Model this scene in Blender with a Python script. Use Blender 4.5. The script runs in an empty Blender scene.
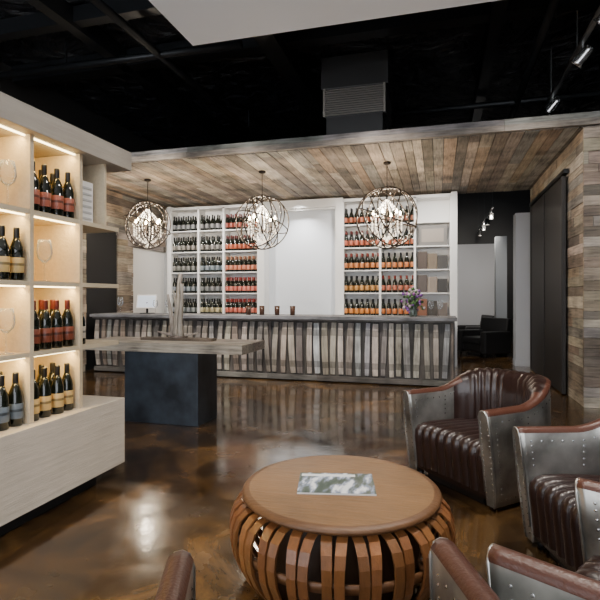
import bpy, math, random
from mathutils import Vector, Matrix, Euler
random.seed(7)
D=bpy.data
scene=bpy.context.scene

# ---------------------------------------------------------------- materials
def newmat(name):
    m=D.materials.new(name); m.use_nodes=True
    nt=m.node_tree; b=nt.nodes['Principled BSDF']
    return m,nt,b
def mat(name,col,rough=.5,metal=0,emis=None,es=0,trans=0,coat=0,bump=0,bscale=40,spec=.5):
    m,nt,b=newmat(name)
    b.inputs['Base Color'].default_value=(*col,1)
    b.inputs['Roughness'].default_value=rough
    b.inputs['Metallic'].default_value=metal
    b.inputs['Transmission Weight'].default_value=trans
    b.inputs['Coat Weight'].default_value=coat
    b.inputs['Specular IOR Level'].default_value=spec
    if emis:
        b.inputs['Emission Color'].default_value=(*emis,1)
        b.inputs['Emission Strength'].default_value=es
    if bump:
        tc=nt.nodes.new('ShaderNodeTexCoord')
        n=nt.nodes.new('ShaderNodeTexNoise'); n.inputs['Scale'].default_value=bscale; n.inputs['Detail'].default_value=5
        nt.links.new(tc.outputs['Object'],n.inputs['Vector'])
        bp=nt.nodes.new('ShaderNodeBump'); bp.inputs['Strength'].default_value=bump; bp.inputs['Distance'].default_value=.02
        nt.links.new(n.outputs['Fac'],bp.inputs['Height']); nt.links.new(bp.outputs['Normal'],b.inputs['Normal'])
    return m
def tinted(name,rough=.5,metal=0,grain=None,gs=1.0,amt=.5,coat=0):
    """base colour = per-face attribute Col x wood grain noise"""
    m,nt,b=newmat(name); N=nt.nodes; L=nt.links
    at=N.new('ShaderNodeAttribute'); at.attribute_name='Col'
    b.inputs['Roughness'].default_value=rough; b.inputs['Metallic'].default_value=metal
    b.inputs['Coat Weight'].default_value=coat
    if grain is None:
        L.new(at.outputs['Color'],b.inputs['Base Color']); return m
    tc=N.new('ShaderNodeTexCoord'); mp=N.new('ShaderNodeMapping')
    mp.inputs['Scale'].default_value=tuple(gs*g for g in grain)
    L.new(tc.outputs['Object'],mp.inputs['Vector'])
    n=N.new('ShaderNodeTexNoise'); n.inputs['Scale'].default_value=3; n.inputs['Detail'].default_value=8; n.inputs['Roughness'].default_value=.65
    L.new(mp.outputs['Vector'],n.inputs['Vector'])
    n2=N.new('ShaderNodeTexNoise'); n2.inputs['Scale'].default_value=2.3; n2.inputs['Detail'].default_value=4
    L.new(tc.outputs['Object'],n2.inputs['Vector'])
    ad=N.new('ShaderNodeMath'); ad.operation='ADD'
    L.new(n.outputs['Fac'],ad.inputs[0]); L.new(n2.outputs['Fac'],ad.inputs[1])
    mr=N.new('ShaderNodeMapRange'); mr.inputs['From Min'].default_value=.7; mr.inputs['From Max'].default_value=1.3
    mr.inputs['To Min'].default_value=1-amt; mr.inputs['To Max'].default_value=1+amt
    L.new(ad.outputs[0],mr.inputs['Value'])
    vm=N.new('ShaderNodeVectorMath'); vm.operation='SCALE'
    L.new(at.outputs['Color'],vm.inputs[0]); L.new(mr.outputs[0],vm.inputs['Scale'])
    L.new(vm.outputs[0],b.inputs['Base Color'])
    bp=N.new('ShaderNodeBump'); bp.inputs['Strength'].default_value=.4; bp.inputs['Distance'].default_value=.01
    L.new(n.outputs['Fac'],bp.inputs['Height']); L.new(bp.outputs['Normal'],b.inputs['Normal'])
    return m

GX=(1,12,12); GY=(12,1,12); GZ=(12,12,1)
WOODX=tinted('weathered_wood_x',.75,grain=GX,amt=.7); WOODY=tinted('weathered_wood_y',.75,grain=GY,amt=.7); WOODZ=tinted('weathered_wood_z',.6,grain=GZ,amt=.6)
PALEY=tinted('pale_oak',.5,grain=(14,1,14),amt=.12)
TINT=tinted('tinted_paint',.45)
WALNUT=tinted('walnut_lacquer',.42,grain=(2,14,2),gs=1.3,amt=.3,coat=0)
WALNUTZ=tinted('walnut_slats',.35,grain=(9,9,2),gs=1.3,amt=.3,coat=.15)
WHITE=mat('white_paint',(.80,.79,.77),.55)
SOFFIT=mat('white_soffit_paint',(.88,.88,.90),.7)
BLACK=mat('black_paint',(.010,.010,.011),.55)
BLACKM=mat('black_metal',(.022,.024,.027),.4,.5)
DARKWALL=mat('dark_wall',(.025,.024,.023),.7,bump=.1)
GREYWALL=mat('grey_wall',(.5,.5,.5),.7)
GLASSD=mat('bottle_glass',(.007,.009,.006),.08,coat=.3)
def clear():
    m,nt,b=newmat('clear_glass'); N=nt.nodes; L=nt.links
    b.inputs['Base Color'].default_value=(.45,.5,.55,1); b.inputs['Roughness'].default_value=.06
    t=N.new('ShaderNodeBsdfTransparent'); lw=N.new('ShaderNodeLayerWeight'); lw.inputs['Blend'].default_value=.5
    mx=N.new('ShaderNodeMixShader'); mr=N.new('ShaderNodeMapRange'); mr.inputs['From Min'].default_value=.25; mr.inputs['To Min'].default_value=.08; mr.inputs['To Max'].default_value=1
    L.new(lw.outputs['Facing'],mr.inputs['Value']); L.new(mr.outputs[0],mx.inputs[0]); L.new(t.outputs[0],mx.inputs[1]); L.new(b.outputs[0],mx.inputs[2])
    L.new(mx.outputs[0],N['Material Output'].inputs['Surface']); return m
CLEAR=clear()
LEATHER=mat('dark_brown_leather',(.022,.010,.008),.30,bump=.15,bscale=90,coat=.15)
LEATHT=mat('tan_leather_edge',(.085,.031,.019),.36,bump=.15,bscale=90)
IRON=mat('rusty_iron',(.045,.034,.027),.45,.7)
BULB=mat('bulb',(1,.85,.6),.4,emis=(1,.78,.45),es=80)
CRYSTAL_GLOW=mat('crystal',(.95,.93,.9),.05,trans=.5,emis=(1,.82,.6),es=.7)  # crystals are no lamps; their warm sparkle is added as emission
LED=mat('led_strip',(1,.9,.6),.4,emis=(1,.78,.40),es=11)
LAMPW=mat('lamp_lens',(1,.95,.9),.4,emis=(1,.92,.8),es=2)
CHROME=mat('polished_steel',(.6,.6,.6),.22,.9)

def steel_base():
    m,nt,b=newmat('blued_steel'); N=nt.nodes; L=nt.links
    tc=N.new('ShaderNodeTexCoord'); n=N.new('ShaderNodeTexNoise'); n.inputs['Scale'].default_value=3; n.inputs['Detail'].default_value=6
    L.new(tc.outputs['Object'],n.inputs['Vector'])
    r=N.new('ShaderNodeValToRGB'); r.color_ramp.elements[0].position=.35; r.color_ramp.elements[0].color=(.010,.012,.016,1)
    r.color_ramp.elements[1].position=.75; r.color_ramp.elements[1].color=(.055,.07,.09,1)
    L.new(n.outputs['Fac'],r.inputs[0]); L.new(r.outputs[0],b.inputs['Base Color'])
    b.inputs['Metallic'].default_value=.4; b.inputs['Roughness'].default_value=.35
    return m
BLUESTEEL=steel_base()
def alu():
    m,nt,b=newmat('riveted_aluminium'); N=nt.nodes; L=nt.links
    tc=N.new('ShaderNodeTexCoord'); n=N.new('ShaderNodeTexNoise'); n.inputs['Scale'].default_value=5; n.inputs['Detail'].default_value=8
    L.new(tc.outputs['Object'],n.inputs['Vector'])
    r=N.new('ShaderNodeValToRGB'); r.color_ramp.elements[0].position=.35; r.color_ramp.elements[0].color=(.24,.235,.215,1)
    r.color_ramp.elements[1].position=.7; r.color_ramp.elements[1].color=(.62,.61,.57,1)
    L.new(n.outputs['Fac'],r.inputs[0]); L.new(r.outputs[0],b.inputs['Base Color'])
    mr=N.new('ShaderNodeMapRange'); mr.inputs['To Min'].default_value=.22; mr.inputs['To Max'].default_value=.45
    L.new(n.outputs['Fac'],mr.inputs['Value']); L.new(mr.outputs[0],b.inputs['Roughness'])
    b.inputs['Metallic'].default_value=.85
    return m
ALU=alu()
def floor_mat():
    m,nt,b=newmat('stained_concrete'); N=nt.nodes; L=nt.links
    tc=N.new('ShaderNodeTexCoord')
    n=N.new('ShaderNodeTexNoise'); n.inputs['Scale'].default_value=1.5; n.inputs['Detail'].default_value=11; n.inputs['Roughness'].default_value=.70; n.inputs['Distortion'].default_value=.9
    L.new(tc.outputs['Object'],n.inputs['Vector'])
    r=N.new('ShaderNodeValToRGB'); e=r.color_ramp.elements
    e[0].position=.36; e[0].color=(.014,.008,.0045,1); e[1].position=.68; e[1].color=(.19,.098,.030,1)
    x=e.new(.5); x.color=(.050,.027,.010,1)
    L.new(n.outputs['Fac'],r.inputs[0]); L.new(r.outputs[0],b.inputs['Base Color'])
    n2=N.new('ShaderNodeTexNoise'); n2.inputs['Scale'].default_value=3.5; n2.inputs['Detail'].default_value=8
    L.new(tc.outputs['Object'],n2.inputs['Vector'])
    mr=N.new('ShaderNodeMapRange'); mr.inputs['From Min'].default_value=.3; mr.inputs['From Max'].default_value=.7; mr.inputs['To Min'].default_value=.08; mr.inputs['To Max'].default_value=.30
    L.new(n2.outputs['Fac'],mr.inputs['Value']); L.new(mr.outputs[0],b.inputs['Roughness'])
    bp=N.new('ShaderNodeBump'); bp.inputs['Strength'].default_value=.25; bp.inputs['Distance'].default_value=.01
    L.new(n2.outputs['Fac'],bp.inputs['Height']); L.new(bp.outputs['Normal'],b.inputs['Normal'])
    b.inputs['Coat Weight'].default_value=.35; b.inputs['Coat Roughness'].default_value=.09
    L.new(bp.outputs['Normal'],b.inputs['Coat Normal'])
    return m
FLOOR=floor_mat()
def ceil_mat():
    m,nt,b=newmat('black_foil_insulation'); N=nt.nodes; L=nt.links
    tc=N.new('ShaderNodeTexCoord'); n=N.new('ShaderNodeTexNoise'); n.inputs['Scale'].default_value=2.0; n.inputs['Detail'].default_value=7; n.inputs['Distortion'].default_value=1.5
    L.new(tc.outputs['Object'],n.inputs['Vector'])
    bp=N.new('ShaderNodeBump'); bp.inputs['Strength'].default_value=1; bp.inputs['Distance'].default_value=.4
    L.new(n.outputs['Fac'],bp.inputs['Height']); L.new(bp.outputs['Normal'],b.inputs['Normal'])
    b.inputs['Base Color'].default_value=(.016,.017,.021,1); b.inputs['Roughness'].default_value=.28
    return m
CEIL=ceil_mat()
def cover_mat():
    m,nt,b=newmat('magazine_cover'); N=nt.nodes; L=nt.links
    tc=N.new('ShaderNodeTexCoord'); n=N.new('ShaderNodeTexNoise'); n.inputs['Scale'].default_value=22; n.inputs['Detail'].default_value=6
    mp=N.new('ShaderNodeMapping'); mp.inputs['Scale'].default_value=(1,.35,1)
    L.new(tc.outputs['Object'],mp.inputs['Vector']); L.new(mp.outputs[0],n.inputs['Vector'])
    r=N.new('ShaderNodeValToRGB'); e=r.color_ramp.elements
    e[0].position=.38; e[0].color=(.015,.04,.03,1); e[1].position=.63; e[1].color=(.75,.78,.8,1)
    x=e.new(.47); x.color=(.06,.09,.07,1); x=e.new(.54); x.color=(.20,.25,.36,1)
    L.new(n.outputs['Fac'],r.inputs[0]); L.new(r.outputs[0],b.inputs['Base Color']); b.inputs['Roughness'].default_value=.4
    return m
COVER=cover_mat()

# ---------------------------------------------------------------- mesh builder
class MB:
    def __init__(s): s.v=[];s.f=[];s.m=[];s.c=[];s.s=[]
    def face(s,idx,m=0,c=(1,1,1),sm=False):
        s.f.append(idx);s.m.append(m);s.c.append(c);s.s.append(sm)
    def box(s,x0,x1,y0,y1,z0,z1,m=0,c=(1,1,1),M=None):
        b=len(s.v)
        for p in [(x0,y0,z0),(x1,y0,z0),(x1,y1,z0),(x0,y1,z0),(x0,y0,z1),(x1,y0,z1),(x1,y1,z1),(x0,y1,z1)]:
            p=Vector(p)
            if M: p=M@p
            s.v.append(tuple(p))
        for q in [(3,2,1,0),(4,5,6,7),(0,1,5,4),(1,2,6,5),(2,3,7,6),(3,0,4,7)]:
            s.face([b+i for i in q],m,c)
    def lathe(s,prof,o=(0,0,0),seg=16,mats=0,cols=(1,1,1),M=None,sc=1,smooth=True):
        b=len(s.v);n=len(prof)
        for i in range(seg):
            a=2*math.pi*i/seg
            for r,z in prof:
                p=Vector((r*math.cos(a)*sc,r*math.sin(a)*sc,z*sc))
                if M: p=M@p
                s.v.append((p.x+o[0],p.y+o[1],p.z+o[2]))
        for i in range(seg):
            j=(i+1)%seg
            for k in range(n-1):
                mm=mats[k] if isinstance(mats,(list,tuple)) else mats
                cc=cols[k] if isinstance(cols[0],(list,tuple)) else cols
                s.face([b+i*n+k,b+j*n+k,b+j*n+k+1,b+i*n+k+1],mm,cc,smooth)
    def tube(s,pts,rad,seg=8,m=0,c=(1,1,1),closed=False,flat=None):
        pts=[Vector(p) for p in pts];n=len(pts);b=len(s.v)
        up=Vector((0,0,1)); pn=None
        for i,p in enumerate(pts):
            if closed: t=pts[(i+1)%n]-pts[i-1]
            else: t=pts[min(i+1,n-1)]-pts[max(i-1,0)]
            t.normalize()
            if pn is None:
                pn=t.orthogonal().normalized()
                if abs(t.z)<.9 : pn=(up-t*up.dot(t)).normalized()
            else:
                q=pn-t*pn.dot(t)
                pn=q.normalized() if q.length>1e-6 else t.orthogonal().normalized()
            bn=t.cross(pn)
            r=rad[i] if isinstance(rad,(list,tuple)) else rad
            for k in range(seg):
                a=2*math.pi*k/seg
                s.v.append(tuple(p+pn*math.cos(a)*r+bn*math.sin(a)*r*(flat or 1)))
        m_=n if closed else n-1
        for i in range(m_):
            j=(i+1)%n
            for k in range(seg):
                l=(k+1)%seg
                s.face([b+i*seg+k,b+i*seg+l,b+j*seg+l,b+j*seg+k],m,c,True)
        if not closed:
            s.face([b+k for k in range(seg)][::-1],m,c); s.face([b+(n-1)*seg+k for k in range(seg)],m,c)
    def octa(s,p,r,m=0,c=(1,1,1),h=1):
        b=len(s.v);x,y,z=p
        s.v+= [(x+r,y,z),(x,y+r,z),(x-r,y,z),(x,y-r,z),(x,y,z+r*h),(x,y,z-r*h)]
        for i in range(4):
            j=(i+1)%4
            s.face([b+i,b+j,b+4],m,c); s.face([b+j,b+i,b+5],m,c)
    def ball(s,p,r,m=0,c=(1,1,1),seg=8,sz=1):
        prof=[(r*math.sin(math.pi*k/6),-r*sz*math.cos(math.pi*k/6)) for k in range(7)]
        s.lathe(prof,p,seg,m,c)
    def build(s,name,mats,parent=None,loc=None,rot=0,bevel=0,solid=0):
        me=D.meshes.new(name+'_mesh'); me.from_pydata(s.v,[],s.f)
        for m in mats: me.materials.append(m)
        me.polygons.foreach_set('material_index',s.m); me.polygons.foreach_set('use_smooth',s.s)
        a=me.attributes.new('Col','FLOAT_COLOR','FACE')
        fl=[]
        for c in s.c: fl+=[c[0],c[1],c[2],1]
        a.data.foreach_set('color',fl)
        me.update()
        o=D.objects.new(name,me); scene.collection.objects.link(o)
        if parent: o.parent=parent
        if loc: o.location=loc
        o.rotation_euler=(0,0,rot)
        if bevel:
            md=o.modifiers.new('bevel','BEVEL'); md.width=bevel; md.segments=2; md.limit_method='ANGLE'
        return o
def empty(name,loc=(0,0,0),rot=0):
    e=D.objects.new(name,None); scene.collection.objects.link(e); e.location=loc; e.rotation_euler=(0,0,rot); e.empty_display_size=.1
    return e
def jit(c,a=.15):
    k=1+random.uniform(-a,a); return tuple(max(0,min(1,x*k*(1+random.uniform(-a*.2,a*.2)))) for x in c)
OLD=[(.23,.18,.135),(.29,.235,.18),(.19,.15,.115),(.32,.27,.21),(.24,.215,.185),(.28,.205,.14),(.36,.31,.25),(.14,.115,.09)]

# ---------------------------------------------------------------- room shell
m=MB(); m.box(-6.6,5,-3,17,-.1,0); m.build('floor',[FLOOR])
m=MB(); m.box(-6.6,5,-3,17,5.0,5.1); m.build('ceiling',[CEIL])
m=MB()
m.box(-6.6,-6.45,-3,17,0,5); m.build('wall_left',[DARKWALL])
m=MB(); m.box(5,5.1,-3,17,0,5); m.build('wall_right',[DARKWALL])
m=MB()
m.box(-6.6,5,-3.1,-3,0,.15); m.box(-6.6,5,-3.1,-3,4.2,5)
for x in (-6.6,-3.7,-.9,1.9,4.7): m.box(x,x+.3,-3.1,-3,.15,4.2)
m.build('wall_front',[DARKWALL])
for i,x in enumerate((-6.3,-3.4,-.6,2.2)):
    m=MB(); 
    for zz in (.15,2.6,4.14): m.box(x,x+2.6 if i<3 else x+2.5,-3.08,-3.02,zz,zz+.06)
    m.box(x+1.25,x+1.31,-3.08,-3.02,.15,4.2)
    m.build('window_%d'%(i+1),[BLACKM])

m=MB(); m.box(-6.45,.36,10.86,11.0,0,3.56); m.build('wall_back',[GREYWALL])
m=MB(); m.box(.36,1.62,16.0,16.1,0,3.0,0); m.box(-6.45,5,16.1,16.2,0,5,1)
m.build('wall_rear',[mat('rear_white',(.5,.51,.54),.6),BLACK])
m=MB(); m.box(.30,.36,11.0,16,0,3.0); m.build('wall_corridor',[GREYWALL])

def plank_wall(name,axis,fixed0,fixed1,a0,a1,z0,z1,holes=(),pal=OLD,ph=.13,matr=None,gain=1.0):
    m=MB(); z=z0
    while z<z1-.01:
        h=min(ph*random.choice((.8,1,1,1.25)),z1-z); a=a0-random.uniform(0,1.2)
        while a<a1:
            l=random.uniform(.7,2.2); s0,s1=max(a,a0),min(a+l,a1); a+=l
            if s1-s0<.02: continue
            segs=[(s0,s1)]
            for (ha,hb,hz0,hz1) in holes:
                if z+h>hz0+.02 and z<hz1-.02:
                    ns=[]
                    for q0,q1 in segs:
                        if q1<=ha or q0>=hb: ns.append((q0,q1))
                        else:
                            if q0<ha: ns.append((q0,ha))
                            if q1>hb: ns.append((hb,q1))
                    segs=ns
            c=jit(random.choice(pal),.2); c=tuple(x*gain for x in c)
            d=random.uniform(0,.012)
            for q0,q1 in segs:
                if q1-q0<.03: continue
                if axis=='y':
                    if fixed1>fixed0: m.box(fixed0,fixed1+d,q0+.002,q1-.002,z+.002,z+h-.003,0,c)
                    else: m.box(fixed1-d,fixed0,q0+.002,q1-.002,z+.002,z+h-.003,0,c)
                else: m.box(q0+.002,q1-.002,fixed1-d,fixed0,z+.002,z+h-.003,0,c)
        z+=h
    return m.build(name,[matr])
plank_wall('wall_wood_left','y',-6.45,-6.40,7.06,10.84,0,3.55,holes=((8.0,8.97,0,2.68),(9.5,10.84,0,2.48)),matr=WOODY)
m=MB(); m.box(-6.449,-6.43,8.0,8.97,0,2.68); m.build('door_1',[BLACK])
m=MB(); m.box(-6.449,-6.43,9.5,10.84,0,2.48); m.build('door_2',[WHITE])
plank_wall('wall_wood_right','y',1.90,1.78,7.10,10.9,0,3.56,holes=(),matr=WOODY,gain=.95)
plank_wall('wall_wood_front','x',7.10,7.06,1.768,3.4,0,3.56,matr=WOODX,gain=1.05)
m=MB(); m.box(1.9,4.9,7.10,10.9,0,3.56); m.build('wall_core_right',[BLACK])
e=empty('door_3')
m=MB(); m.box(1.70,1.745,7.85,10.4,.02,3.12); 
for y in (7.85,9.1,10.34): m.box(1.685,1.70,y,y+.06,.02,3.12)
m.build('panel',[mat('dark_bronze',(.02,.017,.015),.45)],e,bevel=.004)
m=MB(); m.box(1.69,1.755,7.75,10.5,3.14,3.2); m.build('rail',[BLACKM],e)

# canopy
e=empty('wood_canopy')
m=MB(); x=-6.45
while x<1.80:
    w=random.choice((.13,.15,.18,.20)); w=min(w,1.80-x)
    if w<.01: break
    y=7.08-random.uniform(0,2.5)
    while y<10.98:
        l=random.uniform(1.6,3.4); y0,y1=max(y,7.08),min(y+l,10.98); y+=l
        if y1-y0<.03: continue
        c=jit(random.choice(OLD),.15); m.box(x+.005,x+w-.005,y0,y1-.004,3.565-random.uniform(0,.01),3.59,0,tuple(k*1.1 for k in c))
    x+=w
m.build('ceiling_boards',[WOODY],e)
m=MB(); x=-6.45
while x<3.4:
    l=random.uniform(1.2,2.6); x1=min(x+l,3.4)
    m.box(x+.003,x1,7.00,7.06,3.565,3.645,0,tuple(k*1.3 for k in jit((.23,.20,.165),.2))); m.box(x+.003,x1,7.02,7.06,3.65,3.725,0,tuple(k*1.3 for k in jit((.2,.19,.175),.2)))
    x=x1
m.build('fascia_boards',[WOODX],e)
m=MB(); m.box(-6.45,3.4,7.06,10.98,3.595,3.72); m.build('roof_deck',[BLACK],e)

m=MB(); m.box(-2.45,4.8,-1.5,4.69,4.0,4.12); m.build('ceiling_soffit',[SOFFIT])
for i,(x0,x1,y0,y1,z0) in enumerate(((-6.4,4.9,6.3,6.5,4.75),(-6.4,4.9,5.2,5.35,4.8),(-2.2,-1.95,4.7,16,4.6),(.6,.75,4.7,16,4.7),(-4.5,-4.35,-1,16,4.75))):
    m=MB(); m.box(x0,x1,y0,y1,z0,4.99); m.build('ceiling_beam',[BLACKM])
m=MB()
for (x0,y0,x1,y1) in ((-6.3,5.8,-2.4,5.9),(-3.6,-1,-3.5,15),(1.2,4.8,1.3,15),(-1.8,8.9,4.5,8.8)):
    m.tube([(x0,y0,4.6),(x1,y1,4.6)],.05,10)
for (x,y) in ((-5,5.84),(-3.57,3),(-3.52,9),(1.27,7.5)): m.box(x-.01,x+.01,y-.01,y+.01,4.62,4.99)
m.build('ceiling_conduit',[BLACKM])
e=empty('hvac_unit')
m=MB(); m.box(-1.70,-.70,7.3,8.3,4.5,4.98); m.box(-1.62,-.78,7.3,8.2,3.725,4.08); m.build('housing',[mat('duct_dark',(.045,.044,.043),.4,.3)],e,bevel=.01)
m=MB(); m.box(-1.66,-.74,7.32,8.25,4.08,4.5,0)
for k in range(12): m.box(-1.64,-.76,7.28,7.31,4.10+k*.033,4.112+k*.033,1)
for k in range(2): m.box(-1.66+k*.89,-1.63+k*.89,7.27,7.32,4.08,4.5,1)
m.build('grille',[mat('grille_dark',(.05,.05,.05),.5),mat('grille_bar',(.30,.27,.24),.4,.2)],e)

def track(name,x,y0,y1,z,heads):
    e=empty(name)
    m=MB(); m.box(x-.022,x+.022,y0,y1,z,z+.04)
    yy=y0+.2
    while yy<y1:
        m.box(x-.006,x+.006,yy-.006,yy+.006,z+.035,4.99); yy+=1.4
    m.build('rail',[mat('track_steel',(.16,.16,.16),.4,.5)],e)
    for k,hy in enumerate(heads):
        m=MB(); M=Matrix.Translation((x,hy,z-.14))@Euler((.5,.75,0)).to_matrix().to_4x4()
        m.lathe([(0,.12),(.045,.12),(.055,.08),(.06,-.07),(.075,-.10),(.06,-.10)],(0,0,0),14,0,(1,1,1),M)
        m.lathe([(.062,-.092),(0,-.092)],(0,0,0),14,1,(1,1,1),M)
        m.box(x-.01,x+.01,hy-.01,hy+.01,z-.12,z)
        m.build('spot_head_%d'%k,[CHROME,LAMPW],e)
track('track_light',1.56,4.9,8.6,4.25,(5.4,6.27,7.8))
e=empty('rear_track_light')
m=MB(); m.box(1.10,1.13,11.3,15.5,3.3,3.33); 
for yy in (11.4,13.4,15.4): m.box(1.11,1.12,yy,yy+.01,3.33,4.99)
m.build('rail',[BLACKM],e)
for k,hy in enumerate((11.7,12.6,13.6,14.8)):
    m=MB(); m.lathe([(0,.05),(.05,.05),(.05,-.09)],(1.115,hy,3.2),12,0); m.lathe([(.045,-.085),(0,-.085)],(1.115,hy,3.2),12,1); m.box(1.11,1.12,hy,hy+.01,3.24,3.3)
    m.build('spot_%d'%k,[CHROME,LAMPW],e)

for (x0,x1,y0,y1,c) in ((1.5,1.78,10.92,11.25,(.36,.38,.42)),(1.36,1.62,13.2,13.5,(.26,.28,.30))):
    m=MB(); m.box(x0,x1,y0,y1,0,2.9 if y0>12 else 3.1); m.box(x0-.01,x1+.01,y0-.01,y1+.01,0,.12)
    m.build('column',[mat('column_grey',c,.6)],bevel=.004)

# ---------------------------------------------------------------- display cabinet (left)
OAK=(.60,.50,.35); OAK_GLOW=(.80,.56,.22)  # second oak, for the back panel, has the yellow LED glow put into its colour
e=empty('wine_display_cabinet')
XF=-2.42; XB=-2.80; YB=[1.21,1.65,2.09,2.53,2.97,3.40]
m=MB()
m.box(-2.86,-2.35,1.0,3.38,.12,.62,0,(.60,.53,.44)); m.build('plinth_bench',[PALEY],e,bevel=.004)
m=MB(); m.box(-2.8,-2.47,1.05,3.2,0,.12); m.build('toe_kick',[BLACK],e)
m=MB(); m.box(-2.86,-2.35,1.0,3.47,2.40,2.545,0,(.40,.36,.31)); m.build('top_fascia',[PALEY],e,bevel=.003)
m=MB()
ZS=[.62,1.06,1.50,1.94,2.40]
for z in ZS[1:4]: m.box(XB,XF,YB[0],3.40,z-.03,z,0,OAK)
for y in YB[:5]: m.box(XB,XF+.003,y-.015,y+.015,.62,2.40,0,OAK)
m.box(XB,XF,3.225,3.25,1.94,2.40,0,OAK)
m.box(XB-.02,XB,YB[0],YB[4],.62,2.40,0,OAK_GLOW)
m.build('shelving',[PALEY],e)
m=MB()
for i in range(3,-1,-1):
    for z in (ZS[1]-.03,ZS[2]-.03,ZS[3]-.03,ZS[4]):
        m.box(XF-.045,XF-.03,YB[i]+.02,YB[i+1]-.02,z-.008,z-.0005)
m.build('led_strips',[LED],e)
for i in (1,2,3):
    for z in (ZS[1]-.03,ZS[2]-.03,ZS[3]-.03,ZS[4]):
        l=D.lights.new('led','AREA'); l.shape='RECTANGLE'; l.size=.03; l.size_y=.38; l.energy=2.6; l.color=(1,.68,.24)
        o=D.objects.new('led_lamp',l); scene.collection.objects.link(o); o.parent=e
        o.location=(XF-.05,(YB[i]+YB[i+1])/2,z-.012); o.rotation_euler=(0,math.radians(28),0)
m=MB(); m.box(-2.75,-2.5,3.0,3.2,1.941,2.25,0)
for k in range(6): m.box(-2.5,-2.495,3.02,3.18,1.97+k*.045,1.985+k*.045,1)
m.build('card_box',[WHITE,GREYWALL])

GP=[(0,0),(.036,0),(.0385,.008),(.0385,.042),(.0392,.043),(.0392,.128),(.0385,.129),(.0385,.165),(.034,.19),(.022,.222),(.0155,.24),(.0155,.24),(.0160,.241),(.0160,.292),(.0165,.294),(.014,.300),(0,.300)]
def bottle(mb,p,lab,foil,sc=1,seg=14,full=True):
    mats=[0,0,0,0,1,0,0,0,0,0,0,1,1,1,1,1]
    cols=[(1,1,1)]*4+[lab]+[(1,1,1)]*6+[foil]*5
    mb.lathe(GP,p,seg,mats,cols,sc=sc)
    if full: mb.lathe([(.0395,.082),(.0395,.097)],p,seg,1,tuple(x*.35 for x in lab),sc=sc)
bot=MB()
def fillbay(i,z,lab,foil,n=4):
    for k in range(n):
        y=YB[i]+.065+k*(.44-.13)/(n-1)
        bottle(bot,(-2.475+random.uniform(-.006,.006),y,z+.0005),lab,foil,1.07)
    for k in range(n):
        y=YB[i]+.065+k*(.44-.13)/(n-1)
        bottle(bot,(-2.60,y,z+.0005),lab,foil,1.07,full=False)
gold=(.62,.42,.16);redf=(.12,.02,.015);blk=(.012,.012,.013);slate=(.13,.16,.19);brn=(.20,.05,.025)
fillbay(3,ZS[3],(.35,.10,.06),blk); fillbay(2,ZS[2],gold,blk); fillbay(3,ZS[1],brn,redf)
fillbay(2,ZS[0],slate,blk); fillbay(3,ZS[0],gold,blk); fillbay(1,ZS[3],gold,blk); fillbay(1,ZS[1],slate,blk)
bottle(bot,(-2.50,3.06,ZS[1]+.0005),(.5,.45,.38),blk)
bottle(bot,(-2.62,3.14,ZS[1]+.0005),(.5,.45,.38),blk)
bot.build('wine_bottles',[GLASSD,TINT])
WG=[(0,0),(.036,0),(.036,.002),(.006,.006),(.004,.012),(.004,.10),(.012,.108),(.034,.13),(.043,.16),(.040,.20),(.033,.235),(.0322,.235),(.039,.20),(.042,.16),(.033,.132),(.01,.111),(0,.110)]
def wineglass(p,sc=1):
    m=MB(); m.lathe(WG,(0,0,0),24,0,sc=sc); return m.build('wine_glass',[CLEAR],loc=p)
wineglass((-2.48,2.41,ZS[3]+.001),1.15); wineglass((-2.48,2.70,ZS[2]+.001),1.15); wineglass((-2.48,2.40,ZS[1]+.001),1.15)

# ---------------------------------------------------------------- display table
e=empty('display_table')
m=MB(); m.box(-3.41,-2.50,4.90,5.38,0,.80); m.build('steel_base',[BLUESTEEL],e,bevel=.004)
m=MB(); 
ys=[4.80,4.98,5.16,5.34,5.5]
for a,b in zip(ys,ys[1:]): m.box(-3.95,-1.95,a+.001,b-.001,.801,.90,0,jit((.31,.27,.225),.1))
m.build('slab_top',[WOODX],e,bevel=.004)
m=MB()
m.box(-3.35,-2.45,5.12,5.26,.901,.93,0,(.12,.09,.065))
m.build('driftwood_stand_tray',[WOODX])
m=MB()
def branch(p0,d,L,r,n=9):
    pts=[];rs=[];p=Vector(p0);d=Vector(d).normalized()
    for k in range(n):
        pts.append(p.copy()); rs.append(r*(1-.6*k/(n-1))*random.uniform(.85,1.15))
        d=(d+Vector((random.uniform(-1,1),random.uniform(-1,1),random.uniform(-.3,.5)))*.10).normalized(); p=p+d*L/(n-1)
    m.tube(pts,rs,7,0,jit((.36,.31,.26),.15)); return pts
b0=branch((-2.92,5.19,.935),(.02,0,1),.74,.055)
b1=branch((-2.85,5.17,.935),(-.03,.05,1),.62,.04)
b2=branch((-2.97,5.21,.935),(.05,-.05,1),.5,.035)
for k in (3,4,5): branch(b0[k],(random.uniform(-.3,.3),random.uniform(-.3,.3),1),.28,.022)
branch((-2.9,5.19,.95),(-.9,0,.12),.30,.022); branch((-2.9,5.19,.95),(.9,.1,.1),.25,.022)
m.lathe([(0,0),(.10,0),(.09,.02),(0,.03)],(-2.9,5.19,.931),12,0,(.14,.11,.09))
m.build('driftwood_sculpture',[WOODZ])

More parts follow.
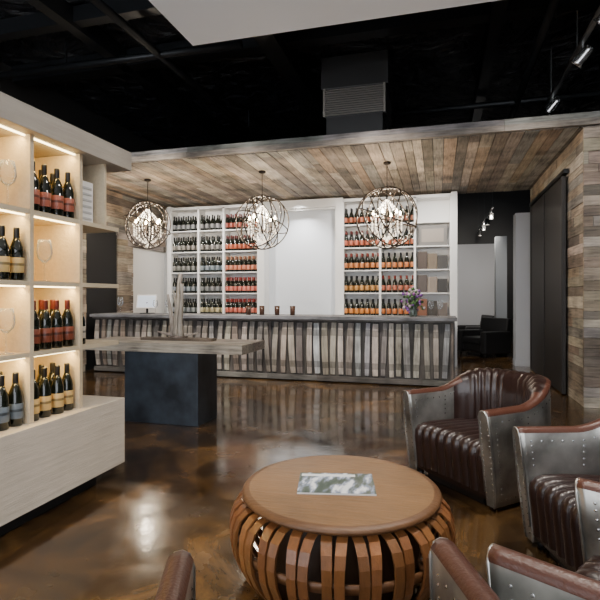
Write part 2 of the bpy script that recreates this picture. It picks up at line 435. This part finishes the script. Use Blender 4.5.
# ---------------------------------------------------------------- bar
e=empty('tasting_bar')
BX0,BX1=-6.25,.21
m=MB(); m.box(BX0,BX1-.02,8.12,8.55,0,1.0,0); m.build('carcass',[mat('bar_dark',(.015,.013,.012),.6)],e)
m=MB()
x=BX0
while x<BX1-.01:
    w=random.uniform(.07,.11); x1=min(x+w,BX1-.02)
    if x1-x<.01: break
    m.box(x+.004,x1,8.085,8.118,.10,1.0,0,jit(random.choice([(.06,.052,.046),(.09,.077,.067),(.04,.036,.033)]),.2)); x+=w
y=8.09
while y<8.5:
    m.box(BX1-.018,BX1+.012,y+.003,y+.085,.02,1.0,0,jit(random.choice(OLD),.2)); y+=.09
m.build('back_staves',[WOODZ],e)
m=MB()
x=BX0+.06
while x<BX1-.05:
    w=random.uniform(.075,.105); tilt=math.radians(random.uniform(-3.5,3.5)); base=jit(random.choice([(.33,.29,.24),(.40,.36,.31),(.27,.235,.20),(.35,.34,.335),(.24,.195,.15),(.18,.16,.145)]),.2)
    z0=.12+random.uniform(0,.02); z1=.98-random.uniform(0,.015); n=8
    M=Matrix.Translation((x,0,.55))@Matrix.Rotation(tilt,4,'Y')@Matrix.Translation((-x,0,-.55))
    b=len(m.v)
    for j in range(n+1):
        t=j/n; z=z0+(z1-z0)*t; bul=.04*math.sin(math.pi*t); ww=w*(.86+.14*math.sin(math.pi*t))
        for (dx,dy) in ((-ww/2,8.06-bul),(ww/2,8.06-bul),(ww/2,8.084-bul),(-ww/2,8.084-bul)):
            m.v.append(tuple(M@Vector((x+dx,dy,z))))
    for j in range(n):
        c=base
        if j in (1,6): c=tuple(q*.55 for q in base)
        for q in range(4):
            r=(q+1)%4; m.face([b+j*4+q,b+j*4+r,b+(j+1)*4+r,b+(j+1)*4+q],0,c)
    m.face([b+3,b+2,b+1,b],0,base); m.face([b+n*4+q for q in range(4)],0,base)
    x+=w+random.uniform(.03,.07)
m.build('barrel_staves',[WOODZ],e)
m=MB(); x=BX0
while x<BX1:
    x1=min(x+random.uniform(.8,1.8),BX1+.03)
    m.box(x,x1-.003,7.98,8.115,1.0,1.03,0,jit((.13,.118,.11),.2)); m.box(x,x1-.003,8.03,8.12,.02,.10,0,jit((.11,.10,.09),.2)); 
    x=x1
m.box(BX0-.02,BX1+.06,7.93,8.75,1.031,1.085,0,(.18,.18,.19))
m.build('counter_top',[WOODX],e,bevel=.004)

m=MB()
for x in (-3.23,-2.98,-2.70,-2.42):
    m.lathe([(0,0),(.042,0),(.048,.16),(.044,.16),(.038,.008),(0,.008)],(x,8.25,1.0855),14,0)
m.build('candle_glasses',[mat('amber_glass',(.05,.02,.01),.2)])
e=empty('cash_register')
m=MB(); M=Matrix.Translation((-5.35,8.35,1.09))@Euler((-.25,0,.2)).to_matrix().to_4x4()
m.box(-.19,.19,-.015,.015,.10,.36,0,M=M); m.box(-.17,.17,-.017,-.0151,.12,.34,1,M=M); m.build('screen',[WHITE,mat('screen_glow',(.5,.55,.6),.2,emis=(.7,.8,1),es=.5)],e)
m=MB(); m.box(-5.45,-5.25,8.3,8.5,1.0855,1.10); m.tube([(-5.35,8.4,1.10),(-5.35,8.4,1.3)],.02,8); m.build('stand',[BLACKM],e)
wineglass((-5.05,8.2,1.086),1.1); wineglass((-4.85,8.3,1.086),1.1);wineglass((-5.8,8.2,1.086),1.3)
wineglass((.02,8.25,1.086),1.1);wineglass((-.12,8.35,1.086),1.1)
e=empty('flower_bouquet')
m=MB(); m.lathe([(0,0),(.055,0),(.065,.06),(.05,.14),(.06,.17),(.054,.17),(.045,.14),(0,.02)],(-.40,8.25,1.086),16); m.build('vase',[mat('vase_glass',(.2,.25,.22),.1,trans=.4)],e)
m=MB()
for k in range(110):
    a=random.uniform(0,6.28); r=random.uniform(.0,.19); h=random.uniform(.18,.48)-r*.6
    p=(-.40+r*math.cos(a),8.25+r*math.sin(a),1.086+h)
    m.tube([(-.40,8.25,1.15),( -.40+.5*r*math.cos(a),8.25+.5*r*math.sin(a),1.086+h*.7),p],.003,4,0,(.04,.10,.02))
    c=random.choice([(.16,.05,.26),(.28,.08,.30),(.05,.13,.03),(.20,.07,.30),(.05,.12,.03),(.5,.42,.45)])
    m.ball(p,random.uniform(.016,.03),0,c,6)
m.build('blooms',[TINT],e)

# ---------------------------------------------------------------- back bar wine cabinet
e=empty('back_bar_wine_cabinet')
m=MB()
YF,YK=10.52,10.855
TOP=3.46
def vert(x,w=.04): m.box(x-w/2,x+w/2,YF,YK,0,TOP)
VL=[-6.08,-5.36,-4.73,-3.89]; VR=[-1.97,-1.18,-.47,.24]
for x in VL+VR: vert(x,.045)
zs=[1.0,1.49,1.97,2.45,2.94]
for A in (VL,VR):
    m.box(A[0],A[-1],YF,YK,TOP-.03,TOP+.03)
    m.box(A[0],A[-1],YK-.012,YK,0,TOP)
    for z in zs:
        for a,b in zip(A,A[1:]): m.box(a+.02,b-.02,YF+.01,YK-.012,z-.025,z)
m.box(-3.89,-3.74,YF-.01,YK,0,TOP+.06); m.box(-2.13,-1.97,YF-.01,YK,0,TOP+.06); m.box(.24,.36,YF-.01,YK,0,TOP+.06)
m.box(-6.16,-6.06,YF-.01,YK,0,TOP+.06)
m.box(-3.74,-2.13,YF-.01,YK,3.34,TOP+.06)
m.build('shelf_frame',[WHITE],e)
m=MB(); m.box(-3.74,-2.13,10.835,10.855,.6,3.36); m.build('lit_white_panel',[mat('panel_white',(.70,.73,.77),.5)],e)
m=MB(); m.box(-3.738,-2.132,10.56,10.60,3.30,3.338); m.build('panel_lamp_housing',[WHITE],e)
m=MB(); m.box(-6.1,.3,10.1,10.5,.0,.9); m.build('back_counter',[BLACKM],e)
bb=MB()
def cell(a,b,z,lab,foil,pitch=.092):
    n=int((b-a-.09)/pitch); st=(b-a-.10)/max(n-1,1)
    for k in range(n):
        bottle(bb,(a+.05+k*st,YF+.09,z+.001),jit(lab,.15),foil,1.2,10,False)
        bottle(bb,(a+.05+k*st,YF+.2,z+.001),jit(lab,.15),foil,1.2,8,False)
for r,z in enumerate(zs):
    cell(VL[0],VL[1],z,[(.2,.22,.22),(.2,.23,.25),(.20,.20,.18),(.25,.23,.2),(.2,.2,.2)][r],blk)
    cell(VL[1],VL[2],z,[(.4,.35,.2),(.2,.2,.2),(.2,.24,.26),(.22,.2,.18),(.2,.2,.2)][r],blk)
    cell(VL[2],VL[3],z,[(.50,.13,.09),(.55,.16,.12),(.55,.2,.12),(.40,.10,.05),(.25,.06,.04)][r],[(.35,.03,.02),(.35,.04,.03),(.42,.18,.10),(.1,.02,.02),(.15,.03,.03)][r])
    cell(VR[0],VR[1],z,[(.6,.22,.05),(.5,.25,.08),(.5,.18,.06),(.42,.11,.06),(.34,.10,.05)][r],[blk,blk,(.2,.03,.02),(.1,.02,.02),blk][r])
    cell(VR[1],VR[2],z,[(.55,.17,.05),(.45,.14,.08),(.5,.17,.05),(.4,.11,.05),(.25,.09,.05)][r],[blk,(.2,.03,.02),blk,blk,blk][r])
bb.build('back_bar_bottles',[GLASSD,TINT])
m=MB()
m.box(-.40,.16,10.6,10.64,2.451,2.86,0,(.16,.15,.14)); m.box(-.34,.10,10.595,10.6,2.53,2.80,0,(.30,.26,.22)); 
for (z,cs) in ((1.97,((.06,.04,.03),(.16,.12,.08),(.05,.045,.04))),(1.49,((.08,.06,.05),(.25,.2,.16),(.04,.035,.03))),(1.0,((.2,.08,.04),(.05,.04,.03),(.14,.11,.09)))):
    for k,c in enumerate(cs): m.box(-.42+k*.2,-.23+k*.2,10.56,10.72,z+.001,z+.36-.04*k,0,c)
m.build('boxed_displays',[TINT],bevel=.003)

# ---------------------------------------------------------------- chandeliers
def chandelier(x,y,z,R=.45):
    e=empty('orb_chandelier',(x,y,z),random.uniform(0,1.5))
    m=MB(); cr=MB()
    for k,(ax,an) in enumerate((('X',90),('X',90),('X',90),('X',62),('X',118),('Y',70),('Y',112),('X',20))):
        M=Matrix.Rotation(k*math.radians(60),4,'Z')@Matrix.Rotation(math.radians(an),4,ax)
        pts=[M@Vector((R*math.cos(t*2*math.pi/44),R*math.sin(t*2*math.pi/44),0)) for t in range(44)]
        m.tube(pts,.010,6,closed=True)
        if k<6:
            for p in pts[::2]: cr.octa(tuple(p*.965),.010,h=1.3)
    m.tube([(0,0,-.2),(0,0,R+.02)],.012,8)
    m.tube([(0,0,R),(0,0,3.555-z)],.006,6)
    m.lathe([(0,0),(.06,0),(.06,-.03),(.01,-.05),(0,-.05)],(0,0,3.56-z),16)
    for k in range(6):
        a=k*math.pi/3; c,s=math.cos(a),math.sin(a)
        m.tube([(0,0,-.12),(.10*c,.10*s,-.17),(.2*c,.2*s,-.13),(.22*c,.22*s,-.06)],.009,6)
        m.lathe([(0,0),(.03,0),(.035,.015),(.012,.015),(.012,.1),(0,.1)],(.22*c,.22*s,-.06),8)
    m.build('iron_rings',[IRON],e)
    m=MB()
    for k in range(6):
        a=k*math.pi/3; m.lathe([(0,0),(.018,.012),(.016,.04),(0,.075)],(.22*math.cos(a),.22*math.sin(a),.042),8)
    m.build('candle_bulbs',[BULB],e)
    for k in range(12):
        a=k*math.pi/6; c,s=math.cos(a),math.sin(a)
        for q in range(9):
            t=(q+1)/9; cr.octa((.26*t*c,.26*t*s,.30-.30*t*t-.06*math.sin(3.14*t)),.013,h=1.4)
        for q in range(4): cr.octa((.24*c,.24*s,-.04-q*.045),.014,h=1.7)
        for q in range(6):
            t=q/5; cr.octa((.24*(1-t)*c,.24*(1-t)*s,-.20-.14*math.sin(1.57*t)),.014,h=1.5)
    cr.octa((0,0,-.37),.03,h=1.6)
    cr.build('crystals',[CRYSTAL_GLOW],e)
    l=D.lights.new('chandelier_glow','POINT'); l.energy=90; l.color=(1,.85,.66); l.shadow_soft_size=.12
    o=D.objects.new('glow',l); scene.collection.objects.link(o); o.parent=e; o.location=(0,0,.1)
chandelier(-5.15,8.1,2.72,.43); chandelier(-2.92,8.1,2.68,.46); chandelier(-.80,8.1,2.67,.49)

# ---------------------------------------------------------------- coffee table
CX,CY=-.48,2.50
e=empty('slatted_coffee_table',(CX,CY,0))
m=MB()
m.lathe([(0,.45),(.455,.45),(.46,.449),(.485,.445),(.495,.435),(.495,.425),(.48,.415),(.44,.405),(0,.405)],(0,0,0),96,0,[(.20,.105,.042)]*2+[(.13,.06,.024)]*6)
m.build('round_top',[WALNUT],e)
W=(.21,.082,.026)
m=MB()
prof=[(.455,.407),(.497,.395),(.535,.36),(.552,.31),(.556,.25),(.544,.18),(.51,.10),(.46,.035),(.42,.0)]
NS=46
for k in range(NS):
    a0=2*math.pi*k/NS; c=jit(W,.22); b=len(m.v)
    tw=.03*(1 if k%2 else -1)
    for j,(r,z) in enumerate(prof):
        t=j/(len(prof)-1); w=.0235*(1-.2*t); a=a0+tw*(math.sin(math.pi*t)-.2)
        for dr,ds in ((0,-w),(0,w),(-.012,w),(-.012,-w)):
            rr=r+dr+(0.004 if k%2 else 0); cx,sx=math.cos(a),math.sin(a)
            m.v.append((rr*cx-ds*sx,rr*sx+ds*cx,z))
    for j in range(len(prof)-1):
        for q in range(4):
            r2=(q+1)%4; m.face([b+j*4+q,b+(j+1)*4+q,b+(j+1)*4+r2,b+j*4+r2],0,c,False)
m.build('bent_slats',[WALNUTZ],e)
m=MB(); m.lathe([(.515,.20),(.53,.20),(.535,.24),(.52,.24),(.515,.20)],(0,0,0),72,0,(.14,.06,.022)); m.lathe([(.40,.0),(.43,.0),(.43,.03),(.40,.03),(.40,0)],(0,0,0),72,0,(.12,.05,.02))
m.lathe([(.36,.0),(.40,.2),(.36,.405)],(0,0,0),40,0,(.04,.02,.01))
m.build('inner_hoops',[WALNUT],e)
m=MB(); M=Matrix.Rotation(math.radians(12),4,'Z')
m.box(-.19,.19,-.135,.135,0,.008,1,(.7,.7,.68),M); m.box(-.19,.19,-.135,.135,.0082,.0095,0,M=M)
m.box(-.18,.10,.085,.118,.0096,.0099,1,(.7,.72,.72),M)
m.build('magazine',[COVER,TINT],loc=(-.50,2.49,.4505))

# ---------------------------------------------------------------- aviator armchairs
def chair(fx,fy,tipmid):
    ang=math.atan2(fy,fx)+math.pi/2
    e=empty('riveted_club_armchair',(tipmid[0]-.42*fx,tipmid[1]-.42*fy,0),ang)
    Wd=.385
    pts=[]
    ns=14
    for k in range(ns): pts.append((Wd,-.43+.43*k/ns))
    na=52
    for k in range(na+1):
        a=math.pi*k/na
        ca,sa=math.cos(a),math.sin(a)
        ex=.85
        pts.append((Wd*math.copysign(abs(ca)**ex,ca),.0+.37*abs(sa)**ex))
    for k in range(ns-1,-1,-1): pts.append((-Wd,-.43+.43*k/ns))
    n=len(pts); L=[0]
    for i in range(1,n): L.append(L[-1]+math.dist(pts[i],pts[i-1]))
    T=L[-1]
    nor=[]
    for i in range(n):
        p,q=pts[max(i-1,0)],pts[min(i+1,n-1)]
        dx,dy=q[0]-p[0],q[1]-p[1]; l=math.hypot(dx,dy); nor.append((dy/l,-dx/l))
    def ss(x): x=max(0,min(1,x)); return x*x*(3-2*x)
    m=MB(); rows=[]
    for i in range(n):
        s=L[i]/T; back=ss((pts[i][1]-.02)/.22)
        h=.655+.125*ss((pts[i][1]+.10)/.42)
        ch=abs(math.sin(math.pi*s*28)) if back>0 else 0
        pad=back*(.045+.024*ch)
        topb=back*(.012+.016*ch)
        sec=[(-.032,.03,0),(.032,.03,0),(.046,.12,0),(.052,.32,0),(.050,h-.09,0),(.046,h-.035,0),(.044,h-.022,2),(.040+.01*back,h-.002+topb,2),(.02,h+.010+topb,2),(0-.3*pad,h+.013+topb,2),(-.018-.6*pad,h+.006+topb,2),(-.032-pad,h-.015,2 if back<.5 else 1),(-.034-pad*1.25,h-.14,1),(-.034-pad*1.3,.45,1),(-.034-pad,.30,1),(-.032,.10,1)]
        row=[]
        for (o,z,_) in sec:
            sh=(h-z)*.12*(1-ss((pts[i][1]+.42)/.35))
            x=pts[i][0]+nor[i][0]*o; y=pts[i][1]+nor[i][1]*o+sh
            row.append(len(m.v)); m.v.append((x,y,z))
        rows.append((row,back,h))
    K=16
    for i in range(n-1):
        back=(rows[i][1]+rows[i+1][1])/2
        for k in range(K):
            l=(k+1)%K
            if k<6: mi=0
            elif k<11: mi=2
            elif k==15: mi=0
            else: mi=1 if back>.02 else 0
            if k in (8,9,10) and back>.3: mi=1
            A,B=rows[i][0],rows[i+1][0]
            m.face([A[k],B[k],B[l],A[l]],mi,(1,1,1),True)
    for R,flip in ((rows[0][0],False),(rows[-1][0],True)):
        for (a,b_,c_,d_) in ((0,1,2,15),(15,2,3,14),(14,3,4,13),(13,4,5,12),(12,5,6,11),(11,6,7,10),(10,7,8,9)):
            q=[R[a],R[b_],R[c_],R[d_]]
            m.face(q[::-1] if flip else q,0)
    m.build('shell',[ALU,LEATHER,LEATHT],e)
    m=MB()
    def rivet(p,nx,ny,r=.0062):
        bq=len(m.v); t=Vector((-ny,nx,0)); u=Vector((0,0,1)); nn=Vector((nx,ny,0)); P=Vector(p)
        for k in range(6):
            a=k*math.pi/3; m.v.append(tuple(P+t*r*math.cos(a)+u*r*math.sin(a)))
        m.v.append(tuple(P+nn*r*.75))
        for k in range(6): m.face([bq+k,bq+(k+1)%6,bq+6],0,(1,1,1),True)
    acc=0
    SH=lambda i,z:(rows[i][2]-z)*.12*(1-ss((pts[i][1]+.42)/.35))
    for i in range(1,n-1):
        acc+=L[i]-L[i-1]
        if acc>.034:
            acc=0; h=rows[i][2]
            nx,ny=nor[i]
            for z,o in ((h-.065,.049),(.075,.039)): rivet((pts[i][0]+nx*o,pts[i][1]+ny*o+SH(i,z),z),nx,ny)
            if rows[i][1]<.02: rivet((pts[i][0]-nx*.034,pts[i][1]-ny*.034+SH(i,h-.06),h-.06),-nx,-ny)
    for i in (2,n-3,12,n-13,int(n*.36),int(n*.64),n//2):
        h=rows[i][2]; nx,ny=nor[i]
        z=.12
        while z<h-.08:
            rivet((pts[i][0]+nx*.0515,pts[i][1]+ny*.0515+SH(i,z),z),nx,ny); z+=.036
        if rows[i][1]<.01:
            z=.46
            while z<h-.08:
                rivet((pts[i][0]-nx*.0345,pts[i][1]-ny*.0345+SH(i,z),z),-nx,-ny); z+=.036
    for sx in (1,-1):
        z=.08
        while z<.6:
            for dx in (-.022,.037):
                P=Vector((sx*(Wd+dx),-.433+(.655-z)*.12,z)); bq=len(m.v)
                for k in range(6):
                    a=k*math.pi/3; m.v.append((P.x+.0055*math.cos(a),P.y,P.z+.0055*math.sin(a)))
                m.v.append((P.x,P.y-.005,P.z))
                for k in range(6): m.face([bq+k,bq+(k+1)%6,bq+6],0,(1,1,1),True)
            z+=.036
    m.build('rivets',[CHROME],e)
    m=MB()
    for sx in (1,-1):
        pp=[]
        for (o,z) in ((-.032,.12),(-.034,.45),(-.032,.62),(-.018,.655),(0,.663),(.02,.66),(.042,.63),(.05,.5),(.052,.32),(.046,.12),(.032,.03)):
            pp.append((sx*(Wd+o),-.432+(.655-z)*.12,z))
        m.tube(pp,.006,6)
    m.build('edge_piping',[ALU],e)
    m=MB(); nx_=90; secs=[]
    prof=[(.31,.41),(.2,.412),(.05,.418),(-.10,.426),(-.22,.43),(-.31,.428),(-.355,.415),(-.38,.385),(-.385,.33),(-.38,.28),(-.37,.2),(-.36,.10)]
    for j,(y,z) in enumerate(prof):
        p0=prof[max(j-1,0)];p1=prof[min(j+1,len(prof)-1)]
        dy,dz=p1[0]-p0[0],p1[1]-p0[1]; l=math.hypot(dy,dz); ny,nz=dz/l,-dy/l
        row=[]
        for i in range(nx_+1):
            u=-1+2*i/nx_; x=u*.353
            c=abs(math.sin(math.pi*(u+1)/2*9))**.6
            o=.028*c-.022; cr=-.015*u*u
            row.append(len(m.v)); m.v.append((x,y+ny*o,z+nz*o+cr))
        secs.append(row)
    for j in range(len(prof)-1):
        for i in range(nx_): m.face([secs[j][i],secs[j+1][i],secs[j+1][i+1],secs[j][i+1]],0,(1,1,1),True)
    m.box(-.35,.35,-.345,.25,.06,.36,0)
    m.box(-.28,.28,-.3,.25,.0,.06,1)
    m.build('channelled_seat',[LEATHER,BLACK],e)
    m=MB()
    for (x,y) in ((.36,-.30),(-.36,-.30),(.25,.25),(-.25,.25)): m.lathe([(0,0),(.022,0),(.022,.032),(0,.032)],(x,y,0),12)
    m.build('feet',[BLACKM],e)
def nrm(x,y): l=math.hypot(x,y); return x/l,y/l
f=nrm(-.74,-.67); chair(*f,(.02,3.72))
f=nrm(-.94,-.30); chair(*f,(.55,2.68))
f=nrm(-.865,.502); chair(*f,(.36,1.91))
f=nrm(-.36,.93); chair(*f,(-.35,1.43))

def club(x,y,rot):
    e=empty('black_leather_armchair',(x,y,0),rot)
    m=MB()
    m.box(-.30,.30,-.38,.30,.12,.30); m.box(-.29,.29,-.40,.25,.30,.46)
    m.box(-.48,-.30,-.40,.38,.08,.60); m.box(.30,.48,-.40,.38,.08,.60)
    M=Matrix.Translation((0,.3,.3))@Matrix.Rotation(-.18,4,'X'); m.box(-.44,.44,-.08,.12,0,.6,M=M)
    for (a,b) in ((-.4,-.34),(.4,-.34),(-.4,.3),(.4,.3)): m.box(a-.03,a+.03,b-.03,b+.03,0,.08)
    m.build('upholstery',[mat('black_leather',(.012,.012,.013),.35)],e,bevel=.04)
club(1.04,12.7,-.9); club(.98,14.7,-1.3)

# ---------------------------------------------------------------- lights
def spot(name,p,t,e,size=80,blend=.8,col=(1,.92,.82),rad=.15):
    l=D.lights.new(name,'SPOT'); l.energy=e; l.spot_size=math.radians(size); l.spot_blend=blend; l.color=col; l.shadow_soft_size=rad
    o=D.objects.new(name,l); scene.collection.objects.link(o); o.location=p
    d=Vector(t)-Vector(p); o.rotation_euler=d.to_track_quat('-Z','Y').to_euler()
spot('ceiling_spot_cabinet',(-.3,3.2,3.9),(-2.4,2.9,1.0),170,70)
spot('ceiling_spot_lounge',(.9,3.4,3.9),(-.1,2.6,.4),320,85)
spot('ceiling_spot_chair',(-.6,2.0,3.9),(.6,3.4,.4),330,80)
spot('ceiling_spot_table',(-1.8,3.6,3.9),(-2.6,5.2,.7),230,60)
spot('ceiling_spot_bar_a',(-4.2,5.4,4.5),(-4.6,8.1,.3),620,70)
spot('ceiling_spot_bar_c',(-2.8,5.0,4.5),(-3.0,8.1,.3),560,70)
spot('ceiling_spot_bar_b',(-.8,5.4,4.5),(-1.0,8.1,.3),620,70)
spot('track_spot_wall',(.4,5.6,4.2),(1.9,7.4,1.8),190,75)
for x in (-5.4,-4.3,-1.6,-.1): spot('shelf_spot',(x,9.4,3.53),(x,10.8,2.0),180,110,1,(1,.96,.90),.06)
spot('panel_spot',(-2.93,10.2,3.50),(-2.93,10.84,2.0),170,95,1,(1,.98,.96),.05)
spot('corridor_spot',(1.1,13.0,3.2),(.9,16,1.5),200,110)
spot('corridor_spot_b',(1.1,11.5,3.2),(1.3,13,0.5),150,110)
spot('door_spot',(-5.4,9.0,3.53),(-6.4,10.1,1.3),50,90)

w=D.worlds.new('daylight'); scene.world=w; w.use_nodes=True
w.node_tree.nodes['Background'].inputs[0].default_value=(.90,.94,1,1); w.node_tree.nodes['Background'].inputs[1].default_value=5.2

cam=D.cameras.new('camera'); cam.lens=30; cam.sensor_width=36; cam.shift_y=-.005
co=D.objects.new('camera',cam); scene.collection.objects.link(co); co.location=(0,0,1.4); co.rotation_euler=(math.radians(90),0,math.radians(15.5))
cam.clip_start=.05
scene.camera=co
